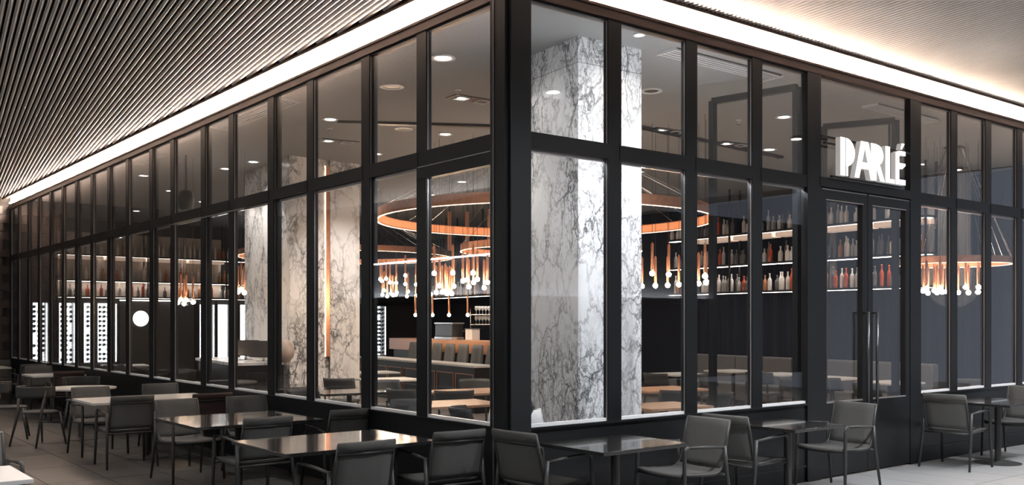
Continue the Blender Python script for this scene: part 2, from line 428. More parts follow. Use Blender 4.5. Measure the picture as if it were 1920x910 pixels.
# kick panels under the glazing
wl = struct('wall_left', (-0.02, 0.04, 0.0, 19.1, 0.0, Z0 - .02), BLACK)
wr = empty('wall_right', kind='structure')
for (a, b) in ((0.15, RA - .12), (RB + .12, 12.95)):
    box('kick_panel', (a, b, -0.02, 0.04, 0.0, Z0), BLACK, wr)
    box('skirting_rail', (a, b, -0.03, -0.02, 0.16, 0.175), POST, wr)
    box('sill_rail', (a, b, -0.045, -0.02, Z0 - .02, Z0), BLACK, wr)
box('sill_rail', (-0.045, -0.02, 0.17, 19.05, Z0 - .02, Z0), BLACK, wl)
# corner post
cp = empty('column', (0, 0, 0), kind='structure')
box('post_body', (-0.06, 0.15, -0.05, 0.17, 0.0, 4.43), POST, cp, bevel=.004)
box('post_web', (-0.10, -0.06, -0.02, 0.175, 0.0, 4.41), BLACK, cp)
box('post_bead', (-0.108, -0.10, 0.12, 0.128, 0.0, 4.35), EDGE, cp)

# ------------------------------------------------------------------ the other walls
we = empty('wall_end', kind='structure')
box('wall_core', (-9.2, 0.0, 19.16, 19.4, 0, 4.78), JOINT, we)
for r in range(22):
    for c in range(3):
        x1 = 0.02 - c * .40 - (0.2 if r % 2 else 0)
        x0 = max(x1 - .39, -1.1)
        box('tile', (x0, min(x1, 0.02), 19.12 - random.uniform(0, .01), 19.16, r * .2 + .006, r * .2 + .194), BRICKM, we)
struct('wall_opposite', (-9.4, -9.2, -13.4, 21.4, 0, 4.9), DARKWALL)
struct('wall_near_unseen', (-9.4, 24.0, -13.4, -13.2, 0, 4.9), DARKWALL)  # unseen wall, made long and dark to keep sky reflections off the panes
struct('wall_back', (0.0, 13.2, 21.0, 21.2, 0, 4.5), DARKWALL)
struct('wall_side', (13.0, 13.2, 0.0, 21.0, 0, 4.78), NAVY)
ll = empty('linear_light', (-9.1, 0, 3.3), label='long white line light on the opposite wall', cat='light')
box('line_diffuser', (0.0, 0.05, -8, 18, -.02, .02), LEDW, ll)
ll2 = empty('linear_light', (0, -13.1, 3.3), label='white line light on the wall behind the terrace', cat='light')
box('line_diffuser', (-8, -1.5, -.05, 0, -.02, .02), LEDW, ll2)
# unseen uplight troughs added on the two far walls to brighten the canopy slats
def trough(x, y, rz, L, power, label):
    o = empty('added_uplight_trough', (x, y, 2.3), rz, label=label, cat='light')
    bm = bmesh.new()
    bx(bm, -L / 2, L / 2, -.15, .15, -.10, -.08); bx(bm, -L / 2, L / 2, -.15, -.13, -.08, .04); bx(bm, -L / 2, L / 2, .13, .15, -.08, .04)
    obj('trough_body', bm, SCREEN, o)
    ld = bpy.data.lights.new('uplight', 'AREA'); ld.shape = 'RECTANGLE'; ld.size = L; ld.size_y = .2; ld.energy = power; ld.color = (.97, .98, 1)
    lo = bpy.data.objects.new('uplight', ld); COL.objects.link(lo); lo.parent = o; lo.rotation_euler = (pi, 0, 0); lo.location = (0, 0, -.05)
trough(-9.04, 4, pi / 2, 30, 1500, 'added unseen uplight trough on the wall opposite the left facade')
trough(5, -13.04, 0, 26, 1100, 'added unseen uplight trough on the wall behind the right terrace')
# navy curtain folds on the side wall
cu = bmesh.new()
rows = []
for i in range(90):
    y = 1.0 + i * .09
    rows.append([(12.75 + .05 * sin(i * 1.6), y, 0.05), (12.75 + .05 * sin(i * 1.6), y, 4.35)])
sheet(cu, rows, .012)
tag(obj('curtain', cu, NAVY), 'navy floor-length curtain on the far side wall', 'curtain')

# ------------------------------------------------------------------ pillars
pil = empty('marble_pillar', kind='structure'); pil.name = 'pillar'
P1 = [(1.33, 0.69), (2.13, 0.64), (2.31, 2.27), (1.51, 2.32)]
bm = bmesh.new(); prism_z(bm, P1, 0.0, 4.15); obj('marble_cladding', bm, MARBLE, pil)
bm = bmesh.new(); prism_z(bm, P1, 4.156, 4.40); obj('marble_cap_course', bm, MARBLE, pil)
bm = bmesh.new(); prism_z(bm, [(x + (0.01 if x < 1.7 else -.01), y + (.01 if y < 1 else -.01)) for x, y in P1], 4.15, 4.156); obj('joint', bm, JOINT, pil)
pb = empty('pillar', kind='structure')
PA = [(2.07, 8.49), (2.74, 8.56), (2.98, 10.88), (2.32, 10.91)]
PB = [(2.84, 8.56), (3.42, 8.60), (3.66, 10.9), (3.08, 10.88)]
for Pp in (PA, PB):
    bm = bmesh.new(); prism_z(bm, Pp, 0, 4.4); obj('marble_cladding', bm, MARBLE2, pb)
bm = bmesh.new(); prism_z(bm, [(2.74, 8.62), (2.84, 8.62), (3.08, 10.8), (2.98, 10.8)], 0, 4.4); obj('slot_back', bm, MARBLE2, pb)
bm = bmesh.new(); prism_z(bm, [(2.745, 8.565), (2.835, 8.565), (2.84, 8.625), (2.75, 8.625)], 1.1, 4.3); obj('copper_inlay', bm, COPPER, pb)
bm = bmesh.new(); prism_z(bm, [(2.735, 8.545), (2.75, 8.545), (2.75, 8.57), (2.735, 8.57)], 1.1, 4.3); obj('slot_light', bm, RINGLED, pb)

# ------------------------------------------------------------------ ceiling fittings inside
ORD_ = lambda n: '%d%s' % (n, 'th' if 10 <= n % 100 <= 20 else {1: 'st', 2: 'nd', 3: 'rd'}.get(n % 10, 'th'))
def downlight(x, y, r, label, lit=True, power=0, spread=100):
    o = empty('downlight', (x, y, 4.40), label=label, cat='ceiling light', group='recessed downlights in the grey interior ceiling')
    bm = bmesh.new()
    n = 20
    a = [bm.verts.new((r * cos(2 * pi * k / n), r * sin(2 * pi * k / n), 0)) for k in range(n)]
    b = [bm.verts.new((r * cos(2 * pi * k / n), r * sin(2 * pi * k / n), -.012)) for k in range(n)]
    c = [bm.verts.new((.72 * r * cos(2 * pi * k / n), .72 * r * sin(2 * pi * k / n), -.012)) for k in range(n)]
    d = [bm.verts.new((.66 * r * cos(2 * pi * k / n), .66 * r * sin(2 * pi * k / n), -.002)) for k in range(n)]
    for p, q in ((a, b), (b, c), (c, d)):
        for k in range(n): bm.faces.new((p[k], p[(k + 1) % n], q[(k + 1) % n], q[k]))
    obj('trim_ring', bm, WHITEM, o)
    bm = bmesh.new(); lathe(bm, [(.64 * r, -.006), (.5 * r, -.002)], 16)
    obj('lens', bm, DOWN if lit else SCREEN, o)
    if power:
        ld = bpy.data.lights.new('downlight_beam', 'SPOT'); ld.energy = power; ld.spot_size = radians(spread); ld.spot_blend = 0.6; ld.shadow_soft_size = .05
        ld.color = (1.0, .93, .86)
        lo = bpy.data.objects.new('downlight_beam', ld); COL.objects.link(lo); lo.parent = o; lo.location = (0, 0, -.03)
    return o
downlight(0.75, 2.11, .13, 'large lit downlight nearest the corner post in the left facade', power=70)
downlight(0.97, 3.48, .14, 'unlit ring downlight in the fourth bay left of the corner post', lit=False)
downlight(2.37, 5.48, .13, 'pale flush downlight above the big copper ring, left one', lit=False)
downlight(3.05, 5.44, .11, 'small lit downlight above the big copper ring, right one', power=60)
downlight(1.26, 5.54, .11, 'small lit downlight left of the double marble pillar top', power=160)
downlight(3.47, 1.78, .13, 'round grey downlight just right of the big marble pillar', lit=False)
downlight(7.76, 3.33, .12, 'lit downlight behind the glass left of the sign', power=60)
downlight(1.86, 9.46, .11, 'lit downlight at the left of the double marble pillar, nearer one', power=110)
downlight(1.78, 10.47, .11, 'lit downlight at the left of the double marble pillar, farther one', power=60)
downlight(0.9, 12.2, .11, 'lit downlight in the far left stretch of the ceiling', power=50)
more = []
for (x, y) in [(3.1, 7.5), (6.0, 9.2), (6.9, 7.9), (7.8, 6.2), (5.2, 11.2), (6.6, 11.2), (4.4, 14.0), (7.6, 13.0), (8.3, 10.0), (9.4, 8.2), (3.2, 15.4), (2.0, 14.0), (2.6, 18.2), (5.4, 17.2), (9.6, 5.2), (11.0, 2.6), (5.9, 1.7), (8.6, 16.5)]:
    more.append((x, y))
for i, (x, y) in enumerate(more):
    downlight(x, y, .11, 'small lit downlight over the dining room, %s in the row from the near left' % ORD_(i + 1), power=130 if i == 0 else 45)
# unseen wall-washers added close to the big marble pillar to brighten it
for (x, y) in [(1.75, 0.30), (0.85, 1.35)]:
    d_ = downlight(x, y, .06, 'added tiny spotlight beside the big marble pillar on the %s side' % ('right' if y < 1 else 'left'), power=10, spread=130)

def slot_vent(cx, cy, L, W, rz, label, n=5):
    o = empty('ceiling_vent', (cx, cy, 4.40), rz, label=label, cat='air vent')
    box('vent_tray', (-L / 2, L / 2, -W / 2, W / 2, -.012, -.002), SCREEN, o)
    for k in range(n):
        y = -W / 2 + (k + .5) * W / n
        box('blade', (-L / 2, L / 2, y - .008, y + .008, -.028, -.010), WHITEM, o)
    for s_ in (-1, 1): box('end_cap', (s_ * L / 2 - .01, s_ * L / 2 + .01, -W / 2, W / 2, -.03, 0), WHITEM, o)
slot_vent(.34, 5.9, 2.2, .26, pi / 2, 'long slotted air vent along the left facade ceiling')
slot_vent(.34, 10.2, 1.2, .24, pi / 2, 'short slotted air vent farther down the left facade ceiling')
slot_vent(3.2, .50, 1.7, .26, 0, 'long slotted air vent right of the big marble pillar')
slot_vent(6.9, .60, 1.5, .22, 0, 'slotted air vent right of the lit sign')
def cassette(cx, cy, rz, label, L=.60, W=.24, lamps=2):
    o = empty('twin_spot', (cx, cy, 4.40), rz, label=label, cat='ceiling light', group='black recessed twin spot boxes')
    box('housing', (-L / 2, L / 2, -W / 2, W / 2, -.01, 0), SCREEN, o)
    for k in range(lamps):
        x = -L / 2 + (k + .5) * L / lamps
        bm = bmesh.new(); w = W * .36
        for d in [(x - w, x + w, -w, -w + .015), (x - w, x + w, w - .015, w), (x - w, x - w + .015, -w, w), (x + w - .015, x + w, -w, w)]:
            bx(bm, d[0], d[1], d[2], d[3], -.02, -.008)
        obj('lamp_frame', bm, WHITEM, o)
        bm = bmesh.new(); lathe(bm, [(.055, -.016), (.04, -.01)], 14, (x, 0, 0)); obj('lamp_lens', bm, DOWN if k != 1 else SCREEN, o)
a7 = -ang
cassette(2.07, 3.43, a7 + .1, 'black twin spot box left of the big marble pillar')
cassette(5.4, 3.29, a7, 'black twin spot box right of the big marble pillar')
cassette(6.95, 3.38, a7, 'black twin spot box behind the hanging black frame')
cassette(2.1, 6.9, a7, 'small black twin spot box left of the copper ring')
for (x, y, l) in [(1.66, 3.14, 'above the left twin spot box'), (1.54, 6.09, 'left of the double pillar'), (5.6, 2.2, 'inside the hanging black frame')]:
    o = empty('sprinkler', (x, y, 4.40), label='small ceiling sprinkler ' + l, cat='sprinkler')
    bm = bmesh.new(); lathe(bm, [(.04, 0), (.04, -.008), (.012, -.012), (.012, -.06)], 10); obj('sprinkler_stem', bm, WHITEM, o)
    bm = bmesh.new(); lathe(bm, [(.03, -.062), (.03, -.068)], 10); obj('deflector', bm, STEEL, o)
# dark service track across the ceiling
for (p, q, l) in [((1.4, 5.6), (3.4, 4.4), 'thin black track rail on the ceiling above the big copper ring'), ((3.6, 3.2), (8.4, 3.6), 'long dark recessed strip in the ceiling right of the pillar'), ((9.2, 2.0), (12.5, 3.2), 'dark ceiling strip at the far right')]:
    d = Vector(q) - Vector(p); L = d.length
    o = empty('track_rail', (p[0], p[1], 4.40), math.atan2(d.y, d.x), label=l, cat='track rail')
    box('rail', (0, L, -.05, .05, -.035, 0), SCREEN, o)
    box('rail_end', (L, L + .03, -.055, .055, -.04, 0), BLACK, o)
# black portal frames hanging inside the right facade
for (x0, x1, y0, y1, z0, l) in [(2.85, 4.6, 0.55, 0.55, 3.2, 'black square steel frame hanging inside the window left of the sign')]:
    pass
def inner_frame(pts, label):
    o = empty('hanging_frame', (pts[0][0], pts[0][1], 0), label=label, cat='steel frame')
    for i, (a, b) in enumerate(zip(pts, pts[1:])):
        bm = bmesh.new()
        a_ = Vector(a) - Vector((pts[0][0], pts[0][1], 0)); b_ = Vector(b) - Vector((pts[0][0], pts[0][1], 0))
        tube(bm, [a_, b_], .048, 4); obj('steel_bar', bm, BLACK, o)
# frame left of the sign: stands just inside, runs back into the room
inner_frame([(3.78, 1.12, 0), (3.78, 1.12, 4.2), (3.97, .13, 4.2), (3.97, .13, 0)], 'black steel portal frame inside the glass left of the sign')
inner_frame([(5.60, .90, 0), (5.60, .90, 4.1), (5.94, .14, 4.1), (5.94, .14, 0)], 'black steel portal frame inside the glass behind the sign')
# speakers
def speaker(x, y, z, label):
    o = empty('speaker', (x, y, z), .4, label=label, cat='speaker')
    bm = bmesh.new(); lathe(bm, [(.05, -.17), (.11, -.14), (.135, 0), (.11, .14), (.05, .17)], 14); obj('cabinet', bm, SCREEN, o, smooth=True)
    bm = bmesh.new(); tube(bm, [(0, 0, .15), (0, 0, 4.40 - z)], .015, 8); obj('hanger', bm, SCREEN, o)
speaker(0.75, 9.55, 3.66, 'black teardrop speaker hanging in a left window bay')
speaker(7.1, .9, 3.52, 'large black speaker hanging right of the lit sign')

# round downlights set into the slatted canopy, beyond the frame
def canopy_light(x, y, power, label):
    o = empty('canopy_light', (x, y, 4.56), label=label, cat='ceiling light', group='canopy downlights')
    bm = bmesh.new(); lathe(bm, [(.11, -.02), (.11, .02)], 20); obj('housing', bm, SCREEN, o)
    bm = bmesh.new(); lathe(bm, [(.08, -.026), (.07, -.02)], 20); obj('lens', bm, DOWN, o)
    ld = bpy.data.lights.new('canopy_beam', 'SPOT'); ld.energy = power; ld.spot_size = radians(155); ld.spot_blend = 0.8; ld.shadow_soft_size = .10
    ld.color = (.93, .96, 1.0)
    lo = bpy.data.objects.new('canopy_beam', ld); COL.objects.link(lo); lo.parent = o; lo.location = (0, 0, -.05)
for i, x in enumerate((0.5, 3.0, 5.5, 8.0, 10.5, 13.0)):
    canopy_light(x, -3.0, 330, 'downlight in the canopy in front of the right facade, %s from the corner' % ORD_(i + 1))
for i, y in enumerate((-2.5, 2.0, 6.5, 11.0)):
    canopy_light(-4.9, y, 90, 'downlight in the canopy in front of the left facade, %s from the camera' % ORD_(i + 1))

# ------------------------------------------------------------------ sign
sg = empty('illuminated_sign', (4.35, -0.09, 3.265), label='white lit letters reading PARLÉ above the double door', cat='sign')
def letter(name, polys, depth=.06):
    bm = bmesh.new()
    for p in polys: prism(bm, p, -depth, 0)
    o = obj(name, bm, [SIGN, SIGNSIDE], sg)
    for f in o.data.polygons:
        f.material_index = 0 if f.normal.y < -.5 else 1
    return o
def arc(cx, cz, rx, rz, a0, a1, n=12):
    return [(cx + rx * cos(radians(a0 + (a1 - a0) * i / n)), cz + rz * sin(radians(a0 + (a1 - a0) * i / n))) for i in range(n + 1)]
H = .455
letter('letter_p', [[(0, 0), (.10, 0), (.10, H), (0, H)], [(.125, 0.0), (.16, 0.0), (.16, .14), (.125, .14)], [(.118, .12)] + arc(.118, .285, .19, .17, -88, 90)])
letter('letter_a', [[(.30, 0), (.40, 0), (.53, .40), (.50, H), (.44, H)], [(.50, H), (.60, H), (.76, 0), (.65, 0), (.515, .40)], [(.42, .12), (.66, .12), (.62, .20), (.45, .20)]])
letter('letter_r', [[(.70, .0), (.78, .0), (.78, H), (.66, H), (.655, .34)], [(.79, .19)] + arc(.79, .32, .15, .13, -85, 90), [(.79, .2), (.86, .2), (.97, 0), (.87, 0), (.79, .14)]])
letter('letter_l', [[(.985, 0), (1.09, 0), (1.09, H), (.985, H)], [(1.09, 0), (1.20, 0), (1.20, .05), (1.09, .05)]])
letter('letter_e', [[(1.22, 0), (1.31, 0), (1.31, .43), (1.22, .40)], [(1.31, 0), (1.46, 0), (1.46, .065), (1.31, .065)], [(1.31, .20), (1.38, .20), (1.46, .25), (1.46, .275), (1.31, .275)], [(1.31, .375), (1.46, .375), (1.46, .43), (1.31, .43)]])
letter('accent', [[(1.34, .45), (1.37, .45), (1.44, .53), (1.37, .53)]])
box('sign_bracket', (-.2, 1.5, .005, .035, .365, .385), POST, sg)
box('sign_base_rail', (-.05, 1.5, .005, .035, -.02, .0), POST, sg)

sg.scale = (.895, 1, .9)
# ------------------------------------------------------------------ chandeliers
ORD = ORD_
def ring_bm(R, z, h, t, n=64):
    bm = bmesh.new()
    P = []
    for k in range(n):
        a = 2 * pi * k / n
        P.append([bm.verts.new((r * cos(a), r * sin(a), zz)) for r, zz in ((R, z), (R, z + h), (R - t, z + h), (R - t, z))])
    for k in range(n):
        a, b = P[k], P[(k + 1) % n]
        for i in range(4): bm.faces.new((a[i], a[(i + 1) % 4], b[(i + 1) % 4], b[i]))
    return bm
bulb_bm = bmesh.new(); bmesh.ops.create_icosphere(bulb_bm, subdivisions=2, radius=.036)
bulb0 = obj('bulb', bulb_bm, BULB, smooth=True)
sock_bm = bmesh.new(); lathe(sock_bm, [(.016, .03), (.019, .06), (.019, .40), (.010, .42), (.004, .43)], 10)
sock0 = obj('copper_tube', sock_bm, COPPER, smooth=True)
used_b = [False]
def pendant(par, x, y, z, ztop):
    """a cable with a copper tube and a lit globe bulb; coordinates in the parent's frame"""
    bm = bmesh.new(); tube(bm, [(0, 0, .42), (0, 0, ztop - z)], .003, 5)
    c = obj('pendant_cable', bm, SCREEN, par, loc=(x, y, z))
    if not used_b[0]: s_, b_ = sock0, bulb0; used_b[0] = True
    else:
        s_ = sock0.copy(); b_ = bulb0.copy(); COL.objects.link(s_); COL.objects.link(b_)
    s_.parent = c; b_.parent = c; s_.location = (0, 0, 0); b_.location = (0, 0, 0)
def chandelier(cx, cy, z, R, h, label, pend, spokes=8):
    o = empty('ring_chandelier', (cx, cy, 0), label=label, cat='chandelier', group='copper ring chandeliers over the dining room')
    obj('copper_ring', ring_bm(R, z - h / 2, h, .03), COPPER, o)
    obj('ring_lining', ring_bm(R - .031, z - h / 2 + .012, h - .024, .008), COPPERG, o)
    obj('ring_light', ring_bm(R + .004, z - h / 2 - .008, .008, .02), RINGLED, o)
    for k in range(spokes):
        a = 2 * pi * k / spokes + .2
        bm = bmesh.new()
        tube(bm, [(R * cos(a) * .99, R * sin(a) * .99, z + h / 2), (.12 * cos(a), .12 * sin(a), 4.40)], .004, 5)
        tube(bm, [(R * cos(a + .2) * .99, R * sin(a + .2) * .99, z + h / 2), (.12 * cos(a), .12 * sin(a), 4.40)], .003, 5)
        obj('suspension_wire', bm, STEEL, o)
    bm = bmesh.new(); lathe(bm, [(.16, 4.37), (.16, 4.40)], 20); obj('ceiling_rose', bm, SCREEN, o)
    for (px, py, pz) in pend:
        pendant(o, px - cx, py - cy, pz, 4.40)
    ld = bpy.data.lights.new('chandelier_glow', 'POINT'); ld.energy = 14; ld.color = (1, .86, .72); ld.shadow_soft_size = .4
    lo = bpy.data.objects.new('chandelier_glow', ld); COL.objects.link(lo); lo.parent = o; lo.location = (0, 0, 2.3)
    return o
def at(x, D, y=None):
    """world x, y of a point D metres deep, x pixels across, and its height"""
    X = (x - 960) / 1812 * D
    return (-4.82 + X * .7857 + D * .6187, -6.107 - X * .6187 + D * .7857, 1.7 - (y - 602) / 1812 * D if y is not None else None)
# hanging points of the bulbs, one cluster per ring
cl1 = [(814, 14.6, 513), (849, 14.4, 512), (824, 14.3, 536), (818, 15.2, 549), (829, 15.4, 548), (838, 15.0, 551), (843, 15.4, 549), (851, 15.0, 537), (807, 15.0, 552), (847, 15.3, 551), (835, 14.8, 547),
       (887, 14.0, 512), (868, 14.4, 527), (876, 14.6, 525), (888, 14.6, 530), (895, 14.2, 524), (879, 14.8, 538), (908, 14.5, 540), (914, 14.2, 530),
       (1223, 13.2, 513), (1254, 13.3, 515), (1282, 13.2, 515), (1229, 13.9, 536), (1252, 14.0, 535), (1273, 13.8, 534), (1204, 14.2, 537), (1322, 12.6, 518), (1335, 12.7, 520), (1310, 13.2, 532), (1324, 13.0, 530), (1333, 13.2, 527)]
cl2 = [(760, 20.0, 517), (713, 20.4, 524), (716, 20.0, 527), (724, 20.6, 523), (731, 20.2, 530), (743, 20.3, 531), (760, 20.6, 533), (780, 20.0, 534), (720, 21.2, 545), (717, 21.5, 553), (726, 21.0, 556), (733, 21.4, 551), (742, 21.0, 553), (744, 21.4, 549), (704, 21.0, 555), (763, 21.0, 556), (765, 21.5, 547), (780, 21.2, 555), (702, 21.5, 549), (737, 20.4, 554)]
cl4 = [(1731, 14.6, 546), (1737, 14.2, 542), (1740, 15.2, 550), (1752, 14.5, 545), (1757, 15.0, 549), (1763, 14.2, 541), (1767, 14.9, 548), (1775, 14.4, 547), (1797, 15.2, 549), (1811, 14.6, 539), (1816, 14.9, 549), (1834, 14.7, 548), (1835, 14.3, 539)]
A = at(1022, 13.6); chandelier(A[0], A[1], 3.156, 2.357, .13, 'largest copper ring chandelier, behind the big marble pillar', [at(a, b, c) for a, b, c in cl1], 12)
A = at(650, 22.0); chandelier(A[0], A[1], 3.2, 2.4, .12, 'copper ring chandelier behind the double marble pillar with the densest bulbs', [at(a, b, c) for a, b, c in cl2])
A = at(1033, 16.0); chandelier(A[0], A[1], 2.90, 1.5, .11, 'smaller copper ring below and behind the largest ring', [])
A = at(1790, 15.0); chandelier(A[0], A[1], 2.62, .80, .10, 'small copper ring chandelier right of the double door', [at(a, b, c) for a, b, c in cl4])
cl5 = [(333, 16.0, 568), (339, 16.3, 562), (345, 16.1, 570), (349, 16.4, 563), (362, 16.0, 567), (446, 15.2, 548), (452, 15.0, 543), (458, 15.2, 549)]
for i, (a, b, c) in enumerate(cl5):
    p = at(a, b, c)
    o = empty('pendant_lamp', (p[0], p[1], 0), label='%s bare bulb pendant from the left in the %s cluster' % (ORD(i % 5 + 1), 'three-bulb' if i > 4 else 'far left'), cat='pendant lamp', group='bulb cluster left' if i < 5 else 'bulb cluster by the double pillar')
    pendant(o, 0, 0, p[2], 4.40)
for i, x in enumerate((779, 811, 842, 877)):
    p = at(x, 20.3, 591)
    o = empty('pendant_lamp', (p[0], p[1], 0), label='slim white bulb pendant above the wooden bar, %s from the left' % ['first', 'second', 'third', 'fourth'][i], cat='pendant lamp', group='four pendants above the bar')
    pendant(o, 0, 0, p[2], 4.40)
# long copper rods beside the big ring
for i, (x, y0, y1) in enumerate([(843, 408, 470), (876, 400, 470), (917, 395, 465)]):
    p = at(x, 17.5, y1)
    o = empty('copper_rod', (p[0], p[1], p[2]), label='vertical copper rod inside the big copper ring, %s' % ['left', 'middle', 'right'][i], cat='rod', group='copper rods')
    bm = bmesh.new(); tube(bm, [(0, 0, 0), (0, 0, .7)], .04, 8); obj('rod_sleeve', bm, COPPER, o)
    bm = bmesh.new(); tube(bm, [(0, 0, .7), (0, 0, 4.40 - p[2])], .006, 6); obj('rod_cable', bm, SCREEN, o)

# ------------------------------------------------------------------ bottle racks
bot_me = []
def bottle_mesh(kind, m):
    bm = bmesh.new()
    if kind == 0: pr = [(.036, 0), (.038, .01), (.038, .19), (.030, .225), (.013, .25), (.012, .31), (.014, .315), (.014, .33)]
    elif kind == 1: pr = [(.042, 0), (.044, .01), (.044, .15), (.034, .19), (.015, .21), (.014, .26), (.018, .265), (.018, .285)]
    else: pr = [(.032, 0), (.034, .01), (.034, .23), (.020, .27), (.012, .29), (.012, .35), (.015, .355), (.015, .37)]
    lathe(bm, pr, 10)
    me = bpy.data.meshes.new('bottle')
    bmesh.ops.recalc_face_normals(bm, faces=bm.faces); bm.to_mesh(me); bm.free(); me.materials.append(m)
    for p in me.polygons: p.use_smooth = True
    return me
BM = {(k, i): bottle_mesh(k, m) for k in range(3) for i, m in enumerate(BGLASS)}
CN = ['frosted', 'clear', 'red', 'smoked', 'amber', 'white']
def bottle(x, y, z, where, wts):
    i = random.choices(range(6), wts)[0]
    o = bpy.data.objects.new('bottle', BM[(random.randrange(3), i)]); COL.objects.link(o); o.location = (x, y, z)
    s = random.uniform(.92, 1.12); o.scale = (1.12, 1.12, s)
    return o, CN[i]
ORD = lambda n: '%d%s' % (n, 'th' if 10 <= n % 100 <= 20 else {1: 'st', 2: 'nd', 3: 'rd'}.get(n % 10, 'th'))
def rack(x0, y0, x1, y1, tiers, label, wherefmt, step, wts, depth=.34, left_first=False):
    """a long open bottle rack: frame of posts, shelves with a lit front edge"""
    d = Vector((x1 - x0, y1 - y0)); L = d.length; a = math.atan2(d.y, d.x)
    o = empty('bottle_rack', (x0, y0, 0), a, label=label, cat='shelf')
    for k, z in enumerate(tiers):
        sh = box('shelf', (0, L, -depth / 2, depth / 2, z - .035, z), BLACK, o)
        box('shelf_light', (0.02, L - .02, -.07, .07, z - .040, z - .036), RACKLED, sh)
    if len(tiers) > 1:
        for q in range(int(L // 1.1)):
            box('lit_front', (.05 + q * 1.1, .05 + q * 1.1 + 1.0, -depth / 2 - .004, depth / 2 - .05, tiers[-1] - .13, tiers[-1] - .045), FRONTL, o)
        for q in range(int(L // 1.1) if left_first else 0):
            box('back_panel', (.02 + q * 1.1, .02 + q * 1.1 + 1.09, depth / 2 - .01, depth / 2 + .01, tiers[0], 4.0), PANELB, o)
    for i in range(int(L // 2.2) + 1):
        x = min(i * 2.2, L - .04)
        for y in (-depth / 2, depth / 2 - .03):
            box('post', (x, x + .035, y, y + .03, tiers[0] - .04, 4.40), BLACK, o)
    ca, sa = cos(a), sin(a)
    for k, z in enumerate(tiers):
        t = .12; made = []; where = wherefmt % ['lowest', 'middle', 'top'][k]
        while t < L - .1:
            if random.random() > .07:
                off = random.uniform(-.06, .06)
                made.append(bottle(x0 + ca * t - sa * off, y0 + sa * t + ca * off, z, where, wts))
            t += step * random.uniform(.85, 1.2)
        cnt = {}
        for b_, cn in (made if left_first else made[::-1]):
            cnt[cn] = cnt.get(cn, 0) + 1
            tag(b_, '%s %s bottle from the left on the %s' % (ORD(cnt[cn]), cn, where), 'bottle', 'bottles on the ' + where)
    return o
rack(10.8, 2.3, 11.25, 8.6, (2.30, 2.86, 3.48), 'long black bottle rack hanging on the right half of the dining room', '%s shelf of the long right-hand rack', .100, [4, 3, 1.4, 2, 1.2, 2])
rack(1.3, 20.3, 6.6, 20.5, (2.34, 2.76, 3.42), 'black bottle rack above the wine fridges on the far left wall', '%s shelf of the far left rack', .145, [5, 2, 1.5, .5, 2, 1], left_first=True)
rack(9.2, 12.6, 9.9, 16.2, (2.34,), 'black bottle rack above the back of the wooden bar', '%s shelf of the rack behind the bar', .13, [4, 3, 1, 2, 2, .5])
# pale grey wall panels behind the right-hand rack
for (y0, y1, z0, z1) in [(2.0, 2.9, 2.3, 4.3), (4.6, 5.4, 2.3, 4.3)]:
    tag(box('wall_panel', (11.5, 11.56, y0, y1, z0, z1), mat('grey_panel', (.16, .155, .15), .7)), 'grey panel behind the right-hand bottle rack, %s one' % ('nearer' if y0 < 3 else 'farther'), 'panel')

# ------------------------------------------------------------------ wine fridges on the far wall
def fridge(u0, u1, label, group, bottles=True, y=20.55, short=''):
    w = u1 - u0
    o = empty('wine_fridge', (u0, y, 0), label=label, cat='fridge', group=group)
    bm = bmesh.new()
    bx(bm, 0, .03, 0, .42, .45, 2.25); bx(bm, w - .03, w, 0, .42, .45, 2.25); bx(bm, .03, w - .03, 0, .42, 2.17, 2.25); bx(bm, .03, w - .03, 0, .42, .0, .60); bx(bm, .03, w - .03, .40, .42, .60, 2.17)
    bx(bm, 0, .03, 0, .42, 0, .45); bx(bm, w - .03, w, 0, .42, 0, .45)
    obj('cabinet', bm, BLACK, o)
    box('lit_back', (.035, w - .035, .37, .395, .61, 2.16), FRIDGE, o)
    for s_ in (.032, w - .05): box('side_light', (s_, s_ + .018, .02, .05, .62, 2.15), FRIDGE, o)
    box('glass_door', (.03, w - .03, .0, .008, .60, 2.17), CLEAR, o)
    n = 12 if bottles else 3
    for k in range(n):
        z = .66 + k * (.124 if bottles else .11)
        box('rack_shelf', (.035, w - .035, .06, .34, z - .008, z), STEEL, o)
    if bottles:
        wb = wine_me
        for k in range(n):
            z = .66 + k * .124
            m = int((w - .1) / .105)
            for j in range(m):
                if random.random() < .12: continue
                b = bpy.data.objects.new('wine_bottle', wb); COL.objects.link(b)
                b.location = (u0 + .05 + (j + .5) * (w - .1) / m, y + .07, z + .040)
                tag(b, '%s bottle on the %s shelf up in the %s' % (ORD(j + 1), ORD(k + 1), short), 'wine bottle', 'wine bottles in the ' + short)
bmw = bmesh.new(); lathe(bmw, [(.036, 0), (.038, .01), (.038, .17), (.014, .21), (.013, .27)], 8)
for v in bmw.verts: v.co = Vector((v.co.x, v.co.z, v.co.y))
bmesh.ops.recalc_face_normals(bmw, faces=bmw.faces)
wine_me = bpy.data.meshes.new('wine_bottle'); bmw.to_mesh(wine_me); bmw.free(); wine_me.materials.append(WINE)
G = 'lit wine fridges along the far wall'
fridge(.72, 1.14, 'first tall lit wine fridge from the far left end', G, short='first lit fridge from the left')
fridge(1.36, 1.80, 'second tall lit wine fridge from the far left end', G, short='second lit fridge from the left')
fridge(1.96, 2.26, 'narrow tall lit wine fridge, third from the far left end', G, short='narrow third lit fridge')
fridge(2.30, 2.84, 'fourth tall lit wine fridge, just left of the black wall with the globe', G, short='lit fridge left of the globe lamp')
fridge(5.02, 5.50, 'blank white lit fridge right of the black wall with the globe', G, False)
fridge(5.54, 6.02, 'blank white lit fridge, second right of the black wall with the globe', G, False)
fridge(6.20, 6.62, 'blank white lit fridge nearest the double marble pillar', G, False)
